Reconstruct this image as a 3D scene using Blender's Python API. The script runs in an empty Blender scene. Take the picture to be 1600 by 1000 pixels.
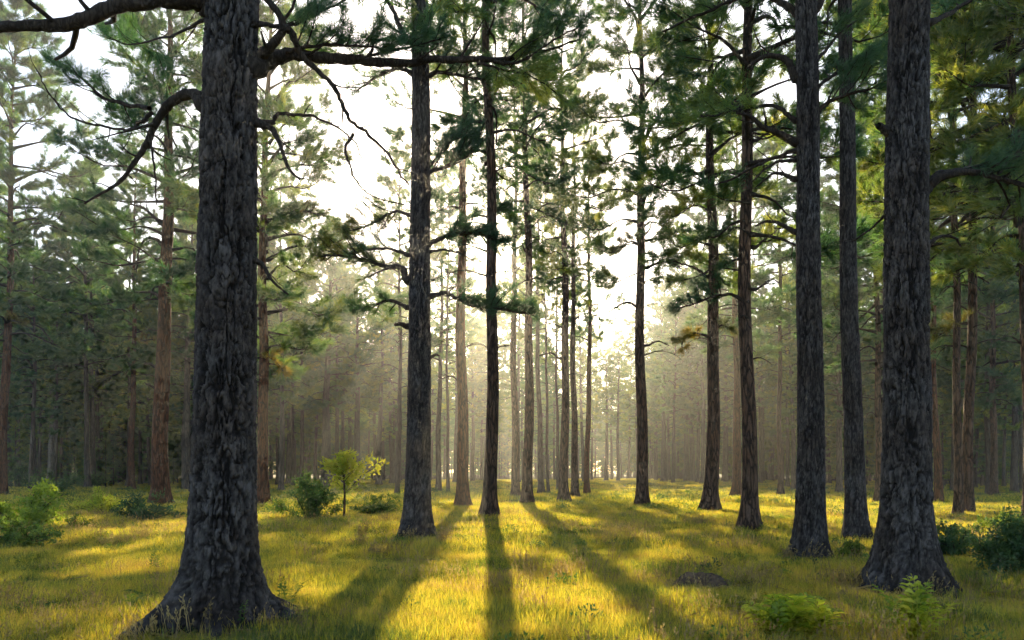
import bpy, math, random
import numpy as np
from mathutils import Vector, Matrix, Euler

scene = bpy.context.scene
R = math.radians

# ------------------------------------------------------------------ camera
CAM_H, FPX, HOR = 1.6, 1155.0, 738.0          # eye height, focal length in photo pixels, horizon row
cam_d = bpy.data.cameras.new('camera')
cam_d.sensor_width = 36.0
cam_d.lens = 36.0 * FPX / 1600.0
cam_d.shift_y = (HOR - 500.0) / 1600.0
cam_d.clip_start, cam_d.clip_end = 0.05, 2000.0
cam = bpy.data.objects.new('camera', cam_d)
scene.collection.objects.link(cam)
cam.location = (0, 0, CAM_H)
cam.rotation_euler = (R(90), 0, 0)
scene.camera = cam

# ------------------------------------------------------------------ sky, sun, exposure
SUN_EL, SUN_AZ = R(21.2), R(-1.9)              # azimuth from +Y towards +X
world = bpy.data.worlds.new('World'); scene.world = world; world.use_nodes = True
wn = world.node_tree; wn.nodes.clear()
sky = wn.nodes.new('ShaderNodeTexSky'); sky.sky_type = 'NISHITA'; sky.sun_disc = False
sky.sun_elevation, sky.sun_rotation = SUN_EL, SUN_AZ
sky.air_density, sky.dust_density, sky.ozone_density = 1.0, 1.2, 1.0
bg = wn.nodes.new('ShaderNodeBackground'); bg.inputs['Strength'].default_value = 0.11
wo = wn.nodes.new('ShaderNodeOutputWorld')
wn.links.new(sky.outputs[0], bg.inputs[0]); wn.links.new(bg.outputs[0], wo.inputs[0])

sun_d = bpy.data.lights.new('sun', 'SUN'); sun_d.energy = 5.0; sun_d.angle = R(0.5); sun_d.color = (1.0, 0.79, 0.49)
sun = bpy.data.objects.new('sun', sun_d); scene.collection.objects.link(sun)
s_dir = Vector((math.sin(SUN_AZ) * math.cos(SUN_EL), math.cos(SUN_AZ) * math.cos(SUN_EL), math.sin(SUN_EL)))
sun.rotation_euler = (-s_dir).to_track_quat('-Z', 'Y').to_euler()
sun.location = (0, 0, 60)

scene.view_settings.view_transform = 'Standard'; scene.view_settings.look = 'None'
scene.view_settings.gamma = 1.0; scene.view_settings.exposure = 1.5
HAZE_DENSITY, HAZE_G = 0.0009, 0.78

cy = scene.cycles
cy.use_denoising = True
cy.max_bounces, cy.diffuse_bounces, cy.glossy_bounces, cy.transmission_bounces = 4, 3, 1, 3
cy.volume_bounces, cy.transparent_max_bounces = 0, 6
cy.use_adaptive_sampling = True; cy.adaptive_threshold = 0.045; cy.adaptive_min_samples = 12
cy.sample_clamp_indirect = 4.0
cy.caustics_reflective = cy.caustics_refractive = False

# ------------------------------------------------------------------ helpers
COL = scene.collection

def px(x, y, d):                                # photo pixel at distance d -> place in the clearing
    return np.array([(x - 800.0) / FPX * d, d, CAM_H + (HOR - y) / FPX * d])

def dist(py):                                   # distance of a ground point seen at photo row py
    return CAM_H * FPX / (py - HOR)

def smooth(e0, e1, x):
    t = np.clip((x - e0) / (e1 - e0), 0, 1); return t * t * (3 - 2 * t)

def hash2(i, j, s):
    h = (i.astype(np.int64) * 374761393 + j.astype(np.int64) * 668265263 + s * 974711) & 0x7fffffff
    h = ((h ^ (h >> 13)) * 1274126177) & 0x7fffffff
    return ((h ^ (h >> 16)) & 0xffff) / 65535.0

def vnoise(x, y, seed=0, per=None):             # value noise, optionally periodic in x
    xi, yi = np.floor(x), np.floor(y); fx, fy = x - xi, y - yi
    fx, fy = fx * fx * (3 - 2 * fx), fy * fy * (3 - 2 * fy)
    w = (lambda a: np.mod(a, per)) if per else (lambda a: a)
    a, b = hash2(w(xi), yi, seed), hash2(w(xi + 1), yi, seed)
    c, d = hash2(w(xi), yi + 1, seed), hash2(w(xi + 1), yi + 1, seed)
    return (a * (1 - fx) + b * fx) * (1 - fy) + (c * (1 - fx) + d * fx) * fy - 0.5

def ground_z(x, y):
    x, y = np.asarray(x, float), np.asarray(y, float)
    r = np.sqrt(x * x + y * y)
    z = 0.16 * vnoise(x / 5.0 + 3.1, y / 5.0 + 7.7, 11) + 0.07 * vnoise(x / 1.7, y / 1.7, 12) + 0.03 * vnoise(x / .6, y / .6, 13)
    z = z * smooth(2.0, 7.0, r) + 0.5 * vnoise(x / 30.0 + .2, y / 30.0, 14) * smooth(35, 80, r)
    return z

def new_mesh(name, V, faces, mat=None, shade=True):
    me = bpy.data.meshes.new(name)
    V = np.ascontiguousarray(V, dtype=np.float32)
    faces = [np.asarray(f, dtype=np.int32) for f in faces if len(f)]
    me.vertices.add(len(V)); me.vertices.foreach_set('co', V.ravel())
    nl = sum(f.size for f in faces); npoly = sum(len(f) for f in faces)
    me.loops.add(nl); me.polygons.add(npoly)
    me.loops.foreach_set('vertex_index', np.concatenate([f.ravel() for f in faces]))
    starts, o = [], 0
    for f in faces:
        starts.append(o + np.arange(len(f), dtype=np.int32) * f.shape[1]); o += f.size
    me.polygons.foreach_set('loop_start', np.concatenate(starts))
    me.polygons.foreach_set('use_smooth', np.full(npoly, shade))
    if mat: me.materials.append(mat)
    me.update(calc_edges=True)
    return me

def link(name, data, parent=None):
    o = bpy.data.objects.new(name, data); COL.objects.link(o)
    if parent: o.parent = parent
    return o

def tag(o, label=None, cat=None, group=None, kind=None):
    for k, v in (('label', label), ('category', cat), ('group', group), ('kind', kind)):
        if v: o[k] = v
    return o

class Bag:                                      # collects tubes and faces for ONE mesh
    def __init__(s): s.V, s.F, s.n = [], {3: [], 4: []}, 0
    def add(s, V, F):
        V = np.asarray(V, float); F = np.asarray(F, int)
        if len(F) == 0: return
        s.V.append(V); s.F[F.shape[1]].append(F + s.n); s.n += len(V)
    def tube(s, P, rad, seg=6, cap=True):
        P = np.asarray(P, float); n = len(P); rad = np.broadcast_to(rad, (n,))
        T = np.gradient(P, axis=0); T /= np.linalg.norm(T, axis=1)[:, None] + 1e-9
        ref = np.array([0.13, 0.21, 1.0]) if abs(T[:, 2]).mean() < .8 else np.array([1.0, .2, 0.1])
        A = np.cross(T, ref); A /= np.linalg.norm(A, axis=1)[:, None] + 1e-9
        B = np.cross(T, A)
        th = np.arange(seg) * 2 * math.pi / seg
        V = P[:, None] + rad[:, None, None] * (np.cos(th)[None, :, None] * A[:, None] + np.sin(th)[None, :, None] * B[:, None])
        i, j = np.meshgrid(np.arange(n - 1), np.arange(seg), indexing='ij'); j2 = (j + 1) % seg
        F = np.stack([i * seg + j, i * seg + j2, (i + 1) * seg + j2, (i + 1) * seg + j], -1).reshape(-1, 4)
        s.add(V.reshape(-1, 3), F)
    def mesh(s, name, mat, shade=True):
        return new_mesh(name, np.concatenate(s.V), [np.concatenate(f) for f in s.F.values() if f], mat, shade)

def curve(P, n):                                # smooth curve through the points
    P = np.asarray(P, float)
    if len(P) == 2: t = np.linspace(0, 1, n)[:, None]; return P[0] * (1 - t) + P[1] * t
    Q = np.vstack([2 * P[0] - P[1], P, 2 * P[-1] - P[-2]]); m = len(P) - 1
    u = np.linspace(0, m - 1e-6, n); k = u.astype(int); f = (u - k)[:, None]
    a, b, c, d = Q[k], Q[k + 1], Q[k + 2], Q[k + 3]
    return 0.5 * (2 * b + (c - a) * f + (2 * a - 5 * b + 4 * c - d) * f ** 2 + (3 * b - a - 3 * c + d) * f ** 3)

def norm(v): return v / (np.linalg.norm(v, axis=-1, keepdims=True) + 1e-9)

def leaves(rng, P, D, l, w):
    """diamond leaves folded along the midrib"""
    n = len(P); D = norm(D); s = norm(np.cross(D, rng.normal(size=(n, 3)))); nn = norm(np.cross(s, D))
    l = l * rng.uniform(.6, 1.2, (n, 1)); w = w * rng.uniform(.7, 1.2, (n, 1))
    a, t = P, P + D * l - nn * l * .1; m = P + D * l * .45
    V = np.stack([a, m + s * w * .5 + nn * w * .15, t, m - s * w * .5 + nn * w * .15], 1).reshape(-1, 3); k = np.arange(n)[:, None] * 4
    return V, np.concatenate([k + [0, 1, 2], k + [0, 2, 3]])

# ------------------------------------------------------------------ materials
def mat(name):
    m = bpy.data.materials.new(name); m.use_nodes = True
    nt = m.node_tree; nt.nodes.clear()
    def N(t, **k):
        n = nt.nodes.new(t)
        for a, b in k.items():
            if a in n.inputs: n.inputs[a].default_value = b
            else: setattr(n, a, b)
        return n
    out = N('ShaderNodeOutputMaterial')
    return m, nt, N, out

def ramp(N, stops):
    r = N('ShaderNodeValToRGB'); e = r.color_ramp.elements
    while len(e) < len(stops): e.new(0.5)
    for el, (p, c) in zip(e, stops): el.position = p; el.color = (*c, 1) if len(c) == 3 else c
    return r

def leaf_mat(name, stops, noise_scale, transl=0.5, rough=0.5, rnd=0.35, detail=3.0, gain=1.0):
    """leaves and blades: colour wanders from place to place, light passes through"""
    m, nt, N, out = mat(name); L = nt.links.new
    geo = N('ShaderNodeNewGeometry')
    no = N('ShaderNodeTexNoise', Scale=noise_scale, Detail=detail, Roughness=0.6)
    L(geo.outputs['Position'], no.inputs['Vector'])
    oi = N('ShaderNodeObjectInfo')
    mr = N('ShaderNodeMath', operation='MULTIPLY_ADD'); mr.inputs[1].default_value = rnd; L(oi.outputs['Random'], mr.inputs[0])
    L(no.outputs['Fac'], mr.inputs[2])
    ri = N('ShaderNodeMath', operation='MULTIPLY_ADD'); ri.inputs[1].default_value = rnd * .6
    L(geo.outputs['Random Per Island'], ri.inputs[0]); L(mr.outputs[0], ri.inputs[2])
    sb = N('ShaderNodeMath', operation='SUBTRACT'); sb.inputs[1].default_value = rnd * .8; L(ri.outputs[0], sb.inputs[0])
    r = ramp(N, stops); L(sb.outputs[0], r.inputs[0])
    di = N('ShaderNodeBsdfDiffuse'); tr = N('ShaderNodeBsdfTranslucent')
    L(r.outputs[0], di.inputs['Color'])
    if gain != 1.0:
        mu = N('ShaderNodeMix', data_type='RGBA', blend_type='MULTIPLY'); mu.inputs[0].default_value = 1
        L(r.outputs[0], mu.inputs[6]); mu.inputs[7].default_value = (gain, gain, gain * .8, 1); L(mu.outputs[2], tr.inputs['Color'])
    else: L(r.outputs[0], tr.inputs['Color'])
    mx = N('ShaderNodeMixShader'); mx.inputs[0].default_value = transl
    L(di.outputs[0], mx.inputs[1]); L(tr.outputs[0], mx.inputs[2])
    gl = N('ShaderNodeBsdfGlossy', Roughness=rough); gl.inputs['Color'].default_value = (1, 1, 1, 1)
    m2 = N('ShaderNodeMixShader'); m2.inputs[0].default_value = 0.03
    L(mx.outputs[0], m2.inputs[1]); L(gl.outputs[0], m2.inputs[2]); L(m2.outputs[0], out.inputs[0])
    return m

def bark_mat(name, plate, furrow, flake, use_attr=False, scale=9.0, bump=0.9, dist_=0.04):
    m, nt, N, out = mat(name); L = nt.links.new
    tc = N('ShaderNodeTexCoord'); mp = N('ShaderNodeMapping'); mp.inputs['Scale'].default_value = (1, 1, 0.2)
    L(tc.outputs['Object'], mp.inputs[0])
    wob = N('ShaderNodeTexNoise', Scale=5.0, Detail=3.0); L(mp.outputs[0], wob.inputs['Vector'])
    ad = N('ShaderNodeVectorMath', operation='MULTIPLY_ADD'); ad.inputs[1].default_value = (.30, .30, .30)
    L(wob.outputs['Color'], ad.inputs[0]); L(mp.outputs[0], ad.inputs[2])
    vo = N('ShaderNodeTexVoronoi', feature='DISTANCE_TO_EDGE', Scale=scale); L(ad.outputs[0], vo.inputs['Vector'])
    vc = N('ShaderNodeTexVoronoi', feature='F1', Scale=scale); L(ad.outputs[0], vc.inputs['Vector'])
    rv = ramp(N, [(0.01, (.0, .0, .0)), (0.20, (1, 1, 1))]); L(vo.outputs['Distance'], rv.inputs[0])
    fine = N('ShaderNodeTexNoise', Scale=38.0, Detail=6.0, Roughness=0.7); L(mp.outputs[0], fine.inputs['Vector'])
    big = N('ShaderNodeTexNoise', Scale=1.1, Detail=3.0); L(tc.outputs['Object'], big.inputs['Vector'])
    src = rv.outputs[0]
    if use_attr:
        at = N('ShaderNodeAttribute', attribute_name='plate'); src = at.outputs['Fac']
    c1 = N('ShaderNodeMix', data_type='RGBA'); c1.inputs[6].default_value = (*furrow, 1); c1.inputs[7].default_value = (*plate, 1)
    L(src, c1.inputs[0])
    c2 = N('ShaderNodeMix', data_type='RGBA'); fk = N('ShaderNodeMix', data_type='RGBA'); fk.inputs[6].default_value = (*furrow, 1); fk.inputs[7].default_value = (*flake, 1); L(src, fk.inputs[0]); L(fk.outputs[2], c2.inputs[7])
    rb = ramp(N, [(0.42, (0, 0, 0)), (0.68, (1, 1, 1))]); L(big.outputs['Fac'], rb.inputs[0])
    L(rb.outputs[0], c2.inputs[0]); L(c1.outputs[2], c2.inputs[6])
    c3 = N('ShaderNodeMix', data_type='RGBA', blend_type='MULTIPLY'); c3.inputs[0].default_value = 0.75
    rf = ramp(N, [(0.25, (.35, .35, .37)), (0.75, (1.5, 1.45, 1.4))]); L(fine.outputs['Fac'], rf.inputs[0])
    L(c2.outputs[2], c3.inputs[6]); L(rf.outputs[0], c3.inputs[7])
    hs = N('ShaderNodeMath', operation='MULTIPLY_ADD'); hs.inputs[1].default_value = 0.55
    L(fine.outputs['Fac'], hs.inputs[0])
    if use_attr: hs.inputs[2].default_value = 0
    else: L(rv.outputs[0], hs.inputs[2])
    bp = N('ShaderNodeBump', Strength=bump, Distance=dist_); L(hs.outputs[0], bp.inputs['Height'])
    bs = N('ShaderNodeBsdfPrincipled', Roughness=0.88); bs.inputs['Specular IOR Level'].default_value = 0.25
    L(c3.outputs[2], bs.inputs['Base Color']); L(bp.outputs[0], bs.inputs['Normal']); L(bs.outputs[0], out.inputs[0])
    return m

M_BARK_NEAR = bark_mat('bark_grey_plates', (.125, .112, .107), (.010, .007, .006), (.085, .060, .046), True, bump=1.0, dist_=.02)  # inner-bark furrow tone, darkened further to put recess shade into the colour
M_BARK_DARK = bark_mat('bark_dark_brown', (.145, .092, .064), (.022, .013, .009), (.165, .085, .048))
M_BARK_RED = bark_mat('bark_red_brown', (.150, .062, .030), (.045, .020, .011), (.19, .072, .032))
M_BARK_PALE = bark_mat('bark_pale_grey', (.30, .28, .26), (.12, .10, .09), (.22, .19, .16), scale=6)
M_BARK_FAR = bark_mat('bark_far', (.115, .095, .078), (.045, .035, .028), (.13, .095, .07), scale=5)
M_TWIG = bark_mat('twig_bark', (.050, .038, .030), (.022, .016, .012), (.065, .045, .03), scale=22, bump=.4, dist_=.01)

M_NEEDLE = leaf_mat('pine_needles', [(0.30, (.032, .088, .040)), (0.46, (.062, .130, .040)), (0.60, (.125, .178, .034)), (0.80, (.27, .265, .034))], 0.5, transl=0.52, rnd=.24, gain=2.3)
M_NEEDLE_GREEN = leaf_mat('pine_needles_green', [(0.30, (.028, .078, .038)), (0.55, (.055, .12, .048)), (0.8, (.13, .17, .04))], 0.5, transl=0.45, rnd=.25, gain=1.8)
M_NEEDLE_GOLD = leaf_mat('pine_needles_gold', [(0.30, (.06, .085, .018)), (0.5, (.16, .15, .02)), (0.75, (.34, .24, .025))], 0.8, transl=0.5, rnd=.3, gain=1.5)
M_GRASS = leaf_mat('grass_blades', [(0.28, (.06, .095, .016)), (0.42, (.18, .20, .022)), (0.54, (.40, .34, .026)), (0.68, (.46, .34, .04)), (0.84, (.26, .16, .06))], 0.7, transl=0.6, rnd=.4, gain=2.1, detail=4.0)
M_WEED = leaf_mat('weed_leaves', [(0.3, (.055, .12, .02)), (0.55, (.13, .20, .025)), (0.8, (.26, .27, .03))], 2.0, transl=0.5, rnd=.4, gain=1.5)
M_FERN = leaf_mat('fern_leaves', [(0.3, (.17, .25, .02)), (0.55, (.32, .37, .025)), (0.8, (.46, .42, .04))], 2.0, transl=0.55, rnd=.4, gain=1.7)
M_BUSH_DARK = leaf_mat('bush_dark_leaves', [(0.3, (.024, .065, .026)), (0.55, (.045, .11, .034)), (0.8, (.11, .17, .034))], 2.0, transl=0.45, rnd=.4, gain=1.6)
M_DRY = leaf_mat('dry_stems', [(0.3, (.22, .16, .06)), (0.6, (.38, .27, .10)), (0.85, (.46, .35, .15))], 2.0, transl=0.5, rnd=.4, gain=1.5)

def ground_mat():
    m, nt, N, out = mat('forest_floor'); L = nt.links.new
    geo = N('ShaderNodeNewGeometry')
    a = N('ShaderNodeTexNoise', Scale=0.55, Detail=6.0, Roughness=.65); b = N('ShaderNodeTexNoise', Scale=9.0, Detail=8.0, Roughness=.7)
    c = N('ShaderNodeTexVoronoi', Scale=34.0)
    for t in (a, b, c): L(geo.outputs['Position'], t.inputs['Vector'])
    r1 = ramp(N, [(0.3, (.075, .085, .02)), (0.5, (.13, .12, .028)), (0.66, (.12, .082, .04))]); L(a.outputs['Fac'], r1.inputs[0])
    r2 = ramp(N, [(0.3, (.45, .42, .4)), (0.7, (1.35, 1.3, 1.2))]); L(b.outputs['Fac'], r2.inputs[0])
    mu = N('ShaderNodeMix', data_type='RGBA', blend_type='MULTIPLY'); mu.inputs[0].default_value = 1
    L(r1.outputs[0], mu.inputs[6]); L(r2.outputs[0], mu.inputs[7])
    ad = N('ShaderNodeMath', operation='ADD'); L(b.outputs['Fac'], ad.inputs[0]); L(c.outputs['Distance'], ad.inputs[1])
    bp = N('ShaderNodeBump', Strength=.8, Distance=.05); L(ad.outputs[0], bp.inputs['Height'])
    bs = N('ShaderNodeBsdfPrincipled', Roughness=.95); bs.inputs['Specular IOR Level'].default_value = .1
    L(mu.outputs[2], bs.inputs['Base Color']); L(bp.outputs[0], bs.inputs['Normal']); L(bs.outputs[0], out.inputs[0])
    return m
M_GROUND = ground_mat()

def soil_mat():
    m, nt, N, out = mat('bare_soil'); L = nt.links.new
    tc = N('ShaderNodeTexCoord'); b = N('ShaderNodeTexNoise', Scale=14.0, Detail=8.0, Roughness=.75); L(tc.outputs['Object'], b.inputs['Vector'])
    r = ramp(N, [(0.3, (.028, .018, .012)), (0.52, (.12, .070, .036)), (0.72, (.30, .18, .085))]); L(b.outputs['Fac'], r.inputs[0])
    bp = N('ShaderNodeBump', Strength=1.0, Distance=.04); L(b.outputs['Fac'], bp.inputs['Height'])
    bs = N('ShaderNodeBsdfPrincipled', Roughness=.95); L(r.outputs[0], bs.inputs['Base Color']); L(bp.outputs[0], bs.inputs['Normal']); L(bs.outputs[0], out.inputs[0])
    return m
M_SOIL = soil_mat()

# ------------------------------------------------------------------ ground
def axis(a, b, fine_a, fine_b, fine, k=1.12):
    v = list(np.arange(fine_a, fine_b, fine)); s = fine
    while v[-1] < b: s *= k; v.append(v[-1] + s)
    s = fine
    while v[0] > a: s *= k; v.insert(0, v[0] - s)
    return np.array(v)
gx, gy = axis(-700, 700, -12, 12, 0.16), axis(-120, 1200, 5, 24, 0.16)
GX, GY = np.meshgrid(gx, gy)
V = np.stack([GX, GY, ground_z(GX, GY)], -1).reshape(-1, 3)
nx, ny = len(gx), len(gy)
i, j = np.meshgrid(np.arange(ny - 1), np.arange(nx - 1), indexing='ij')
F = np.stack([i * nx + j, i * nx + j + 1, (i + 1) * nx + j + 1, (i + 1) * nx + j], -1).reshape(-1, 4)
tag(link('ground', new_mesh('ground', V, [F], M_GROUND)), kind='structure')

# ------------------------------------------------------------------ trees: trunk, branches, needles
def bark_plates(u, v, ncell, seed):
    """furrow pattern on an unrolled trunk: u in plate widths around (periodic, ncell of them), v in plate heights; 0 furrow .. 1 plate"""
    w = vnoise(u * .5, v * .8, seed + 5, ncell // 2) * .8 + vnoise(u, v * 2.2, seed + 6, ncell) * .35
    uu = u + w
    f = vnoise(uu, v * .36, seed, ncell) + .5 * vnoise(uu * 2, v * .8, seed + 1, ncell * 2) + .2 * vnoise(uu * 5, v * 4, seed + 9, ncell * 5)
    up = smooth(.012, .085, np.abs(f))                                   # long braided furrows
    vv = v + .6 * vnoise(u * 2, v * 1.5, seed + 7, ncell * 2)
    g = vnoise(u * .9 + 4, vv * 2.4, seed + 2, ncell) + .4 * vnoise(u * 2, vv * 5, seed + 3, ncell * 2)
    cr = smooth(.01, .06, np.abs(g))                                   # cross cracks
    t = (vnoise(uu * 2, v * 2.2, seed + 10, ncell * 2) + .5 * vnoise(uu * 4, v * 5, seed + 11, ncell * 4)) * 5 + 9
    fl = (np.floor(t) + smooth(.72, 1.0, t - np.floor(t)) - 6) / 7    # loose flakes in steps
    return up * (.3 + .7 * cr), np.clip(fl, 0, 1)

def trunk_mesh(name, seed, H, r0, mat_, seg=18, flare=1.15, flare_h=.45, lobes=4, zs=None, relief=0.0, cell=.085, tall=.2, bend=.07, lobe_amp=.35, ref=2.5, roots=0.0):
    """r0: radius at height ref; flared foot with root lobes; optional bark plates in the surface itself"""
    rng = np.random.default_rng(seed)
    if zs is None: zs = np.concatenate([np.linspace(-.35, 1.6, 16), np.linspace(1.6, H, 30)[1:]])
    th = np.arange(seg) * 2 * math.pi / seg
    Z, T = np.meshgrid(zs, th, indexing='ij')
    zz = np.clip(Z, 0, H)
    tap = ((1.002 - zz / H) ** .72) / ((1 - ref / H) ** .72)
    lob = np.zeros_like(T)
    for k in range(lobes):
        a = rng.uniform(0, 2 * math.pi) if lobes < 3 else (k + rng.uniform(-.3, .3)) * 2 * math.pi / lobes
        lob += rng.uniform(.6, 1.2) * np.exp(-((np.mod(T - a + math.pi, 2 * math.pi) - math.pi) / .33) ** 2)
    zc = np.maximum(Z, -.02)
    rad = r0 * tap + r0 * flare * np.exp(-np.maximum(zc, 0) / flare_h) * (1 - lobe_amp + lobe_amp * 1.9 * lob)
    if roots:                                       # ridges that run out over the ground
        for k in range(9):
            a = (k + rng.uniform(-.35, .35)) * 2 * math.pi / 9; wd = rng.uniform(.10, .2); da = np.mod(T - a + rng.normal(0, .25) * np.exp(-zc / .2) + math.pi, 2 * math.pi) - math.pi
            rad += r0 * roots * rng.uniform(.5, 1.25) * np.exp(-np.maximum(zc, 0) / rng.uniform(.12, .24)) * np.exp(-(da / wd) ** 2)
    rad += r0 * .07 * vnoise(T / (2 * math.pi) * 6, Z * .9, seed, 6) + r0 * .05 * vnoise(T / (2 * math.pi) * 12, Z * 2.5, seed + 1, 12)
    plate = None
    if relief:
        nc = max(8, int(round(2 * math.pi * r0 / cell)))
        nc += nc % 2
        q = T / (2 * math.pi)
        pl, hid = bark_plates(q * nc, Z / tall, nc, seed + 20)
        pb, hb_ = bark_plates(q * nc * 2, Z / tall * .9, nc * 2, seed + 25); mb = np.exp(-np.maximum(Z, 0) / .45); pl = pl * (1 - mb) + pb * mb; hid = hid * (1 - mb) + hb_ * mb
        pl2, _ = bark_plates(q * nc * 2, Z / tall * 2.3, nc * 2, seed + 40)
        fine = vnoise(q * nc * 6, Z / tall * 8, seed + 31, nc * 6) + .6 * vnoise(q * nc * 13, Z / tall * 20, seed + 32, nc * 13)
        hgt = pl * (.75 + .5 * hid) + .30 * pl2 * (.3 + pl) + .30 * fine * (.3 + pl)
        rad += relief * (hgt - 1.2)
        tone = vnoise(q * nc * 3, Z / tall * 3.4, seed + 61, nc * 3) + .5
        plate = np.clip(pl ** 1.5 * (.15 + 1.1 * tone * (.4 + hid)) * (.3 + .7 * pl2) + .5 * fine * pl, 0, 1)  # plate tones at random, plus shade painted into the furrow recesses
    bx = bend * (np.sin(zz * .31 + seed) - math.sin(seed)) + bend * .5 * (np.sin(zz * .9 + 2 * seed) - math.sin(2 * seed))
    by = bend * (np.sin(zz * .27 + 1.7 * seed) - math.sin(1.7 * seed))
    V = np.stack([rad * np.cos(T) + bx, rad * np.sin(T) + by, Z], -1).reshape(-1, 3)
    n = len(zs)
    i, j = np.meshgrid(np.arange(n - 1), np.arange(seg), indexing='ij'); j2 = (j + 1) % seg
    F = np.stack([i * seg + j, i * seg + j2, (i + 1) * seg + j2, (i + 1) * seg + j], -1).reshape(-1, 4)
    me = new_mesh(name, V, [F], mat_)
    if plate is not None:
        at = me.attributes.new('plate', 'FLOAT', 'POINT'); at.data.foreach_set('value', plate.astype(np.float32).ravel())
    return me

def needle_mesh(name, rng, P, D, n, length, width, mat_, spread=.75):
    """tufts at P pointing along D, n needles in each"""
    P, D = np.asarray(P, float), norm(np.asarray(D, float)); N = len(P)
    d = norm(D[:, None] + spread * norm(rng.normal(size=(N, n, 3))) * rng.uniform(.35, 1.15, (N, n, 1)))
    l = length * rng.uniform(.6, 1.15, (N, n, 1))
    side = norm(np.cross(d, rng.normal(size=(N, n, 3)))) * width * .5
    b = P[:, None] + d * l * .04 + rng.normal(scale=length * .10, size=(N, n, 3))
    t = b + d * l; t[..., 2] -= (l[..., 0] * .10)
    V = np.stack([b - side, b + side, t], 2).reshape(-1, 3)
    return new_mesh(name, V, [np.arange(len(V)).reshape(-1, 3)], mat_, False)

def grow(rng, bag, spine, r0, r1, tr, twig, step, tufts, up=.25, seg=6, needles=True, tseg=3, flat=.35, collar=.45):
    """one bough: the wood into bag, the tuft seats (position, direction) into tufts"""
    n = len(spine); t = np.linspace(0, 1, n)
    bag.tube(spine, (r0 + (r1 - r0) * t ** .8) * (1 + collar * np.exp(-t * 14)) * (1 + .07 * rng.normal(size=n) * (t > .04)), seg)
    ds = np.linalg.norm(np.diff(spine, axis=0), axis=1); S = np.concatenate([[0], np.cumsum(ds)]); L = S[-1]
    s = tr[0] * L; sgn = 1 if rng.random() < .5 else -1
    def at(s_): return np.array([np.interp(s_, S, spine[:, k]) for k in range(3)])
    while s < tr[1] * L:
        f = s / L; p = at(s); tan = norm(at(min(s + .05 * L, L)) - at(max(s - .05 * L, 0)))
        side = norm(np.cross(tan, [0, 0, 1.0])) * sgn; sgn = -sgn
        a = rng.uniform(.6, 1.1)
        d = norm(tan * math.cos(a) + side * math.sin(a) + np.array([0, 0, rng.normal(up, flat)]))
        l = twig * rng.uniform(.5, 1.2) * (1.15 - .6 * abs(f - .5) * 2 * (f > .5))
        if not needles: l *= rng.uniform(.4, 1.3)
        q = p + d * l * .5 + rng.normal(scale=.06 * l, size=3); e = p + d * l + np.array([0, 0, up * .5 * l]) + rng.normal(scale=.08 * l, size=3)
        rr = (r0 + (r1 - r0) * f) * .45
        bag.tube(curve([p, q, e], 5), np.linspace(max(rr, r1 * .7), r1 * .45, 5), tseg)
        if needles:
            m = max(4, int(l / (twig * .12)))
            for k in range(m):
                g = .25 + .75 * (k + rng.random() * .8) / m; g = min(g, 1)
                c = (p * (1 - g) ** 2 + 2 * q * g * (1 - g) + e * g * g)
                dd = norm(d + rng.normal(scale=.45, size=3) + np.array([0, 0, .35]))
                tufts.append((c + dd * rng.uniform(0, .18) * twig * .5, dd))
        elif rng.random() < .6:
            e2 = q + norm(d + rng.normal(scale=.8, size=3)) * l * .5
            bag.tube(np.array([q, (q + e2) / 2 + rng.normal(scale=.03 * l, size=3), e2]), [r1 * .5, r1 * .4, r1 * .25], 3)
        s += step * rng.uniform(.6, 1.4)
    if needles:
        for k in range(4): tufts.append((spine[-1] + rng.normal(scale=.03 * twig, size=3), norm(spine[-1] - spine[-2]) + rng.normal(scale=.3, size=3)))

def crown_set(name, seed, H, hb, Lmax, nb, dens, mat_, n_needles, nl, nw, bare=3, shape='pine'):
    """a whole crown round the z axis from height hb to H: the mesh of its limbs and the mesh of its needles"""
    rng = np.random.default_rng(seed); bag = Bag(); tufts = []
    az = rng.uniform(0, 6.28)
    for k in range(nb):
        u = (k + rng.uniform(-.4, .4)) / nb; u = min(max(u, 0), .985); h = hb + (H - hb) * u; az += 2.4 + rng.uniform(-.5, .5)
        prof = (min(1, .55 + 1.5 * u)) * (1 - u ** 1.6) ** .75 + .05
        L = Lmax * prof * rng.uniform(.55, 1.15)
        el = -.12 + .95 * u ** 1.3 + rng.normal(0, .13)
        d = np.array([math.cos(az), math.sin(az), 0])
        sag = rng.uniform(.02, .2)
        P = [np.array([0, 0, h]), d * L * .35 + [0, 0, h + L * .35 * math.tan(el) + .06 * L], d * L * .7 + [0, 0, h + L * .7 * math.tan(el) * .9 - sag * L * .3], d * L + [0, 0, h + L * math.tan(el) * .85 - sag * L * .3 + .1 * L]]
        P = [P[0]] + [p + rng.normal(scale=.045 * L, size=3) for p in P[1:]]
        r0 = .018 + .016 * L
        grow(rng, bag, curve(P, 9), r0, .008, (.28 if u > .25 else .42, 1.0), (.30 * L + .25), dens * (.22 + .05 * L), tufts, seg=5)
    for k in range(bare):
        h = hb * rng.uniform(.55, 1.0); az = rng.uniform(0, 6.28); L = rng.uniform(.6, 1.9); d = np.array([math.cos(az), math.sin(az), 0])
        P = [np.array([0, 0, h]), d * L * .4 + [0, 0, h + .12 * L], d * L * .75 + [0, 0, h + .05 * L], d * L + [0, 0, h - rng.uniform(0, .3) * L]]
        grow(rng, bag, curve(P, 8), .03, .006, (.4, 1), .35, .3, [], seg=5, needles=False)
    P_, D_ = np.array([t[0] for t in tufts]), np.array([t[1] for t in tufts])
    return bag.mesh(name + '_limbs', M_TWIG), needle_mesh(name, rng, P_, D_, n_needles, nl, nw, mat_)

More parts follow.
